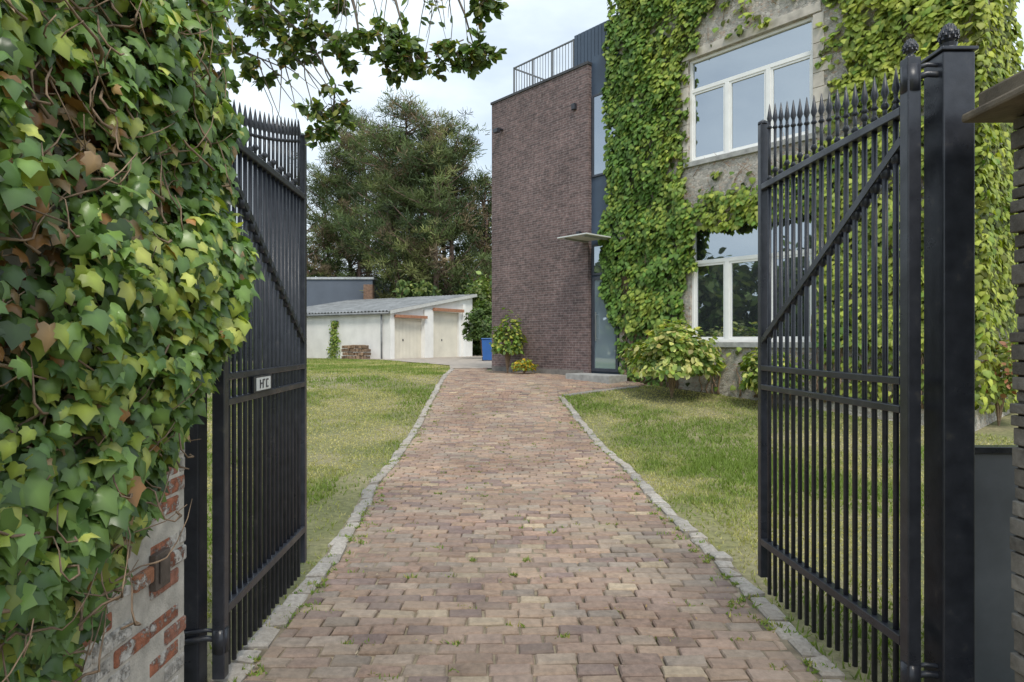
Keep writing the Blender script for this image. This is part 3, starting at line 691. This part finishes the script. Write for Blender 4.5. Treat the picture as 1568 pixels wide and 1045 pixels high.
# ------------------------------------------------------------ trees
M_bark=plain('bark',(.22,.15,.12),.95,.4,5,.8,bd=.03)
M_pine=leafmat('pine_needles',.6,.2,.2)
def pinetree(name,c,H,R,nl,per,seed,base=.16,cols=None):
    random.seed(seed); e=empty(name,c); mb=MB()
    cols=cols or [(.105,.14,.055),(.065,.095,.042),(.185,.205,.08),(.19,.145,.095)]
    stems=[(0,0)]+[(random.gauss(0,.5),random.gauss(0,.4)) for _ in range(2)]
    P=[];NR=[];TP=[];CL=[];SC=[]
    top=[]
    for si,(sx,sy) in enumerate(stems):
        hs=H*(1 if si==0 else random.uniform(.85,.97)); pts=[];rr=[]
        for k in range(9):
            t=k/8; pts.append((sx*.3+sx*2.5*t+.3*math.sin(t*4+si*2),sy*.3+sy*2*t,hs*t*.96)); rr.append(lerp(.26,.04,t))
        mb.tube(pts,rr,8); top.append((pts,hs))
    for i in range(nl):
        pts,hs=random.choice(top); t=base+(1-base)*random.random()**.72
        f=t*8; k=min(7,int(f)); p0=Vector(pts[k]).lerp(Vector(pts[k+1]),f-k)
        a=random.uniform(0,6.28)
        prof=(math.sin(math.pi*min(1,(t-base*.5)/(1-base*.5))**.9))**.5
        L=R*max(.25,prof)*random.uniform(.55,1.15)
        d=Vector((math.cos(a),math.sin(a),random.uniform(.1,.7)))
        q=[p0+d*L*u+Vector((0,0,.25*L*u*u-.12*L*u))+Vector((.2*math.sin(u*5+i),.2*math.cos(u*4+i),0))*u for u in (0,.25,.5,.75,1)]
        mb.tube(q,[.07,.055,.04,.025,.01],5)
        col=cols[random.choices(range(len(cols)),[5,4,2.5,1.5])[0]]
        nc=int(3+L*1.9)
        for c_ in range(nc):
            u=.35+.7*(c_+random.random())/nc; kk=min(3,int(u*4)); cp=q[kk].lerp(q[kk+1],u*4-kk)+Vector((random.gauss(0,.32),random.gauss(0,.32),random.gauss(0,.16)))
            rad=random.uniform(.28,.56); br=random.gauss(1,.28)
            for m in range(per):
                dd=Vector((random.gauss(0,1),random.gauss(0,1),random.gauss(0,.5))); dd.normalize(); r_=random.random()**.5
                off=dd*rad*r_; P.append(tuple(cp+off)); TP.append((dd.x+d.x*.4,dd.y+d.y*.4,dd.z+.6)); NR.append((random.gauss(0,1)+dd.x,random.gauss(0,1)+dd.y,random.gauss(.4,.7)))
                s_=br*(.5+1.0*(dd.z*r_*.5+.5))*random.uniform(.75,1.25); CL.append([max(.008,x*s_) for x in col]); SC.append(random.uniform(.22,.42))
    mb.build('trunk_and_limbs',M_bark,e,smooth=True)
    sc=np.array(SC); sc3=np.stack([sc*1.25,sc,sc],1)
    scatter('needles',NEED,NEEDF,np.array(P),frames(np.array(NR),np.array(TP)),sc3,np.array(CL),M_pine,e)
pinetree('pine_tree',(-7.3,46,.3),18.2,4.3,175,32,11)
pinetree('pine_tree.001',(-12.2,54,.3),20.6,4.3,160,30,12,base=.22)
pinetree('pine_tree.002',(-4.4,44.5,.3),16.2,3.6,140,30,13)
pinetree('pine_tree.003',(-15.4,54,.3),14.5,3.3,80,26,14,base=.3)
pinetree('pine_tree.004',(-2.0,47,.3),13.2,3.2,90,26,15)
pinetree('pine_tree.005',(-20.0,54,.3),11,3.8,60,24,16,cols=[(.17,.23,.06),(.11,.16,.05),(.28,.33,.1),(.19,.16,.09)])
random.seed(99)
def treemass(name,x0,x1,y0,y1,h,n,leaf,cols=[(.11,.16,.05),(.06,.10,.035),(.20,.24,.08)]):
    P=[];NR=[];TP=[]
    while len(P)<n:
        x=random.uniform(x0,x1); y=random.uniform(y0,y1); hh=h*(.75+.45*nz(x*.25,y*.25,2)+.2*nz(x*.9,y*.9,6)); z=random.random()**.8*hh
        if nz(x*.8,y*.8,z*.8)<-.12: continue
        P.append((x,y,z+tz(y)*.9)); NR.append((random.gauss(0,1),random.gauss(0,1),random.gauss(.6,.6))); TP.append((random.gauss(0,1),random.gauss(0,1),-.5))
    P=np.array(P); dn=np.array([nz(p[0]*.7,p[1]*.7,p[2]*.7) for p in P])
    scatter(name,OVW,OVF,P,frames(np.array(NR),np.array(TP)),rng.uniform(.6,1.2,n)*leaf,np.clip(palette(n,cols,[3,3,2],.25)*(1+.8*dn[:,None]),.01,.7),M_pine)
treemass('background_trees',-45,25,56,64,8.5,26000,.8)
treemass('background_trees.001',-7,2,39,42,5.2,7500,.38)
treemass('unseen_reflection_trees',-22,-17,-6,18,7.2,12000,.6)  # out-of-view trees added so the lower window gets a dark green reflection
treemass('garden_hedge',-17,-11.5,28,33,3.4,7000,.35)

# overhanging oak
random.seed(5)
O=empty('oak_tree',(0,0,0)); mb=MB(); P=[];NR=[];TP=[];SC=[]
mb.tube([(-3.6,5.0,-.1),(-3.55,5.0,1.5),(-3.4,4.8,3.0),(-3.2,4.7,4.4),(-3.0,4.6,6.0)],[.2,.16,.14,.11,.06],10)
limbs=[[(-3.4,4.8,3.0),(-2.6,4.4,3.9),(-1.7,4.0,4.0),(-1.0,3.8,3.75),(-.65,3.65,3.4),(-.58,3.6,3.15)],
[(-1.7,4.0,4.0),(-.9,3.8,4.0),(-.4,3.65,3.65),(-.26,3.6,3.3),(-.21,3.6,3.12)],
[(-2.6,4.4,3.9),(-1.9,4.0,3.7),(-1.4,3.8,3.45),(-1.15,3.7,3.2),(-1.0,3.7,2.95),(-1.02,3.7,2.75)],
[(-2.6,4.4,3.9),(-2.0,4.0,3.4),(-1.6,3.8,3.2),(-1.3,3.7,3.05)],
[(-.9,3.8,4.0),(-.45,3.7,3.8),(-.15,3.6,3.5),(-.09,3.6,3.4)],
[(-1.0,3.8,3.75),(-.9,3.75,3.4),(-.86,3.7,3.2)]]
for l in limbs: mb.tube(l,[lerp(.028 if l is limbs[0] else .016,.003,k/(len(l)-1)) for k in range(len(l))],6)
def twig(p,d,L,leaves):
    p=Vector(p); pts=[p]; d=Vector(d).normalized(); q=p
    for k in range(5):
        d=(d+Vector((random.gauss(0,.18),random.gauss(0,.18),-.12+random.gauss(0,.12)))).normalized(); q=q+d*L/5; pts.append(q)
    mb.tube(pts,[lerp(.004,.0012,k/5) for k in range(6)],4)
    for k in range(leaves):
        t=random.uniform(.3,1)*5; i=min(4,int(t)); c=pts[i].lerp(pts[i+1],t-i)
        dd=d+Vector((random.gauss(0,.8),random.gauss(0,.8),random.gauss(-.1,.7)))
        P.append(tuple(c)); TP.append(tuple(dd)); NR.append((random.gauss(0,.6),random.gauss(-.4,.6),random.gauss(.6,.5))); SC.append(random.uniform(.04,.066))
def cluster(c,r,nt_):
    for i in range(nt_):
        d=Vector((random.gauss(0,1),random.gauss(0,1),random.gauss(0,.8))).normalized()
        st=Vector(c)+Vector((random.gauss(0,r*.45),random.gauss(0,r*.45),random.gauss(0,r*.35))); twig(st,d,random.uniform(.06,.13),random.randint(9,15))
for c,r,k in (((-.64,3.6,3.17),.13,24),((-.56,3.6,3.05),.10,18),((-.70,3.6,3.04),.05,6),((-.44,3.6,3.08),.05,5),((-.26,3.6,3.10),.08,14),((-.16,3.6,3.09),.05,8),((-.16,3.6,3.38),.08,13),
  ((-1.35,3.7,3.30),.2,34),((-1.15,3.7,3.22),.17,26),((-1.0,3.7,3.16),.09,13),((-1.45,3.7,3.08),.15,18),((-1.0,3.7,2.88),.10,9),((-1.10,3.7,2.84),.08,7),((-1.02,3.7,2.70),.07,8),((-1.5,3.8,3.5),.25,34),((-1.05,3.8,3.45),.12,8),
  ((-2.0,4.1,3.8),.4,35),((-2.8,4.6,4.6),.7,50),((-3.2,4.8,5.6),.9,60),((-1.9,4.3,4.6),.5,40)): cluster(c,r,k)
for i in range(26):
    x=random.uniform(-.95,-.25); twig((x,3.65,3.65),(random.gauss(0,.3),0,-1),random.uniform(.25,.6),random.randint(0,3))
for i in range(12):
    x=random.uniform(-1.5,-.95); twig((x,3.7,3.1),(.5+random.gauss(0,.3),0,-1),random.uniform(.25,.5),random.randint(0,3))
mb.build('branches',plain('oak_bark',(.17,.14,.12),.9,.3,10,.5),O,smooth=True)
n=len(P); P=np.array(P)
scatter('oak_leaves',OVW,OVF,P,frames(np.array(NR),np.array(TP)),np.array(SC),palette(n,[(.08,.135,.04),(.13,.20,.055),(.26,.29,.08),(.30,.22,.09)],[5,5,2,.6],.2),leafmat('oak_leaf',.45,.35,.4),O)

# ------------------------------------------------------------ world + sun
sd=Vector((.14,-.68,.92)).normalized()
el=math.asin(sd.z); az=math.atan2(sd.x,sd.y)
w=bpy.data.worlds.new('World'); S.world=w; w.use_nodes=True; nt=w.node_tree; bg=nt.nodes['Background']; out=nt.nodes['World Output']
sk=N(nt,'ShaderNodeTexSky',sky_type='NISHITA'); sk.sun_disc=False; sk.sun_elevation=el; sk.sun_rotation=az; sk.air_density=1.0; sk.dust_density=.6; sk.ozone_density=1.3
nt.links.new(sk.outputs[0],bg.inputs[0]); bg.inputs[1].default_value=.15
tc=N(nt,'ShaderNodeTexCoord'); mp=N(nt,'ShaderNodeMapping'); mp.inputs['Scale'].default_value=(1.3,1.3,3.0); mp.inputs['Location'].default_value=(.35,.2,.4); nt.links.new(tc.outputs['Generated'],mp.inputs[0])
cn=N(nt,'ShaderNodeTexNoise'); cn.inputs['Scale'].default_value=2.3; cn.inputs['Detail'].default_value=8; cn.inputs['Roughness'].default_value=.5; nt.links.new(mp.outputs[0],cn.inputs['Vector'])
cr=ramp(nt,[(.38,.58),(.60,.98)]); nt.links.new(cn.outputs[0],cr.inputs[0])
b2=N(nt,'ShaderNodeBackground'); b2.inputs[0].default_value=(.82,.92,1,1); b2.inputs[1].default_value=1.28
mx=N(nt,'ShaderNodeMixShader'); nt.links.new(cr.outputs[0],mx.inputs[0]); nt.links.new(bg.outputs[0],mx.inputs[1]); nt.links.new(b2.outputs[0],mx.inputs[2]); nt.links.new(mx.outputs[0],out.inputs[0])
sl_=bpy.data.lights.new('sun','SUN'); sl_.energy=2.5; sl_.angle=math.radians(16); sl_.color=(1,.94,.84)
so=bpy.data.objects.new('sun',sl_); so.rotation_euler=sd.to_track_quat('Z','Y').to_euler(); C.objects.link(so)
cam=bpy.data.cameras.new('camera'); cam.lens=36*1000/1568; cam.clip_end=2000; cam.clip_start=.05
co=bpy.data.objects.new('camera',cam); co.location=(0,0,1.5); co.rotation_euler=(math.radians(90),0,0); C.objects.link(co); S.camera=co
S.view_settings.view_transform='Standard'; S.view_settings.look='None'; S.view_settings.exposure=0
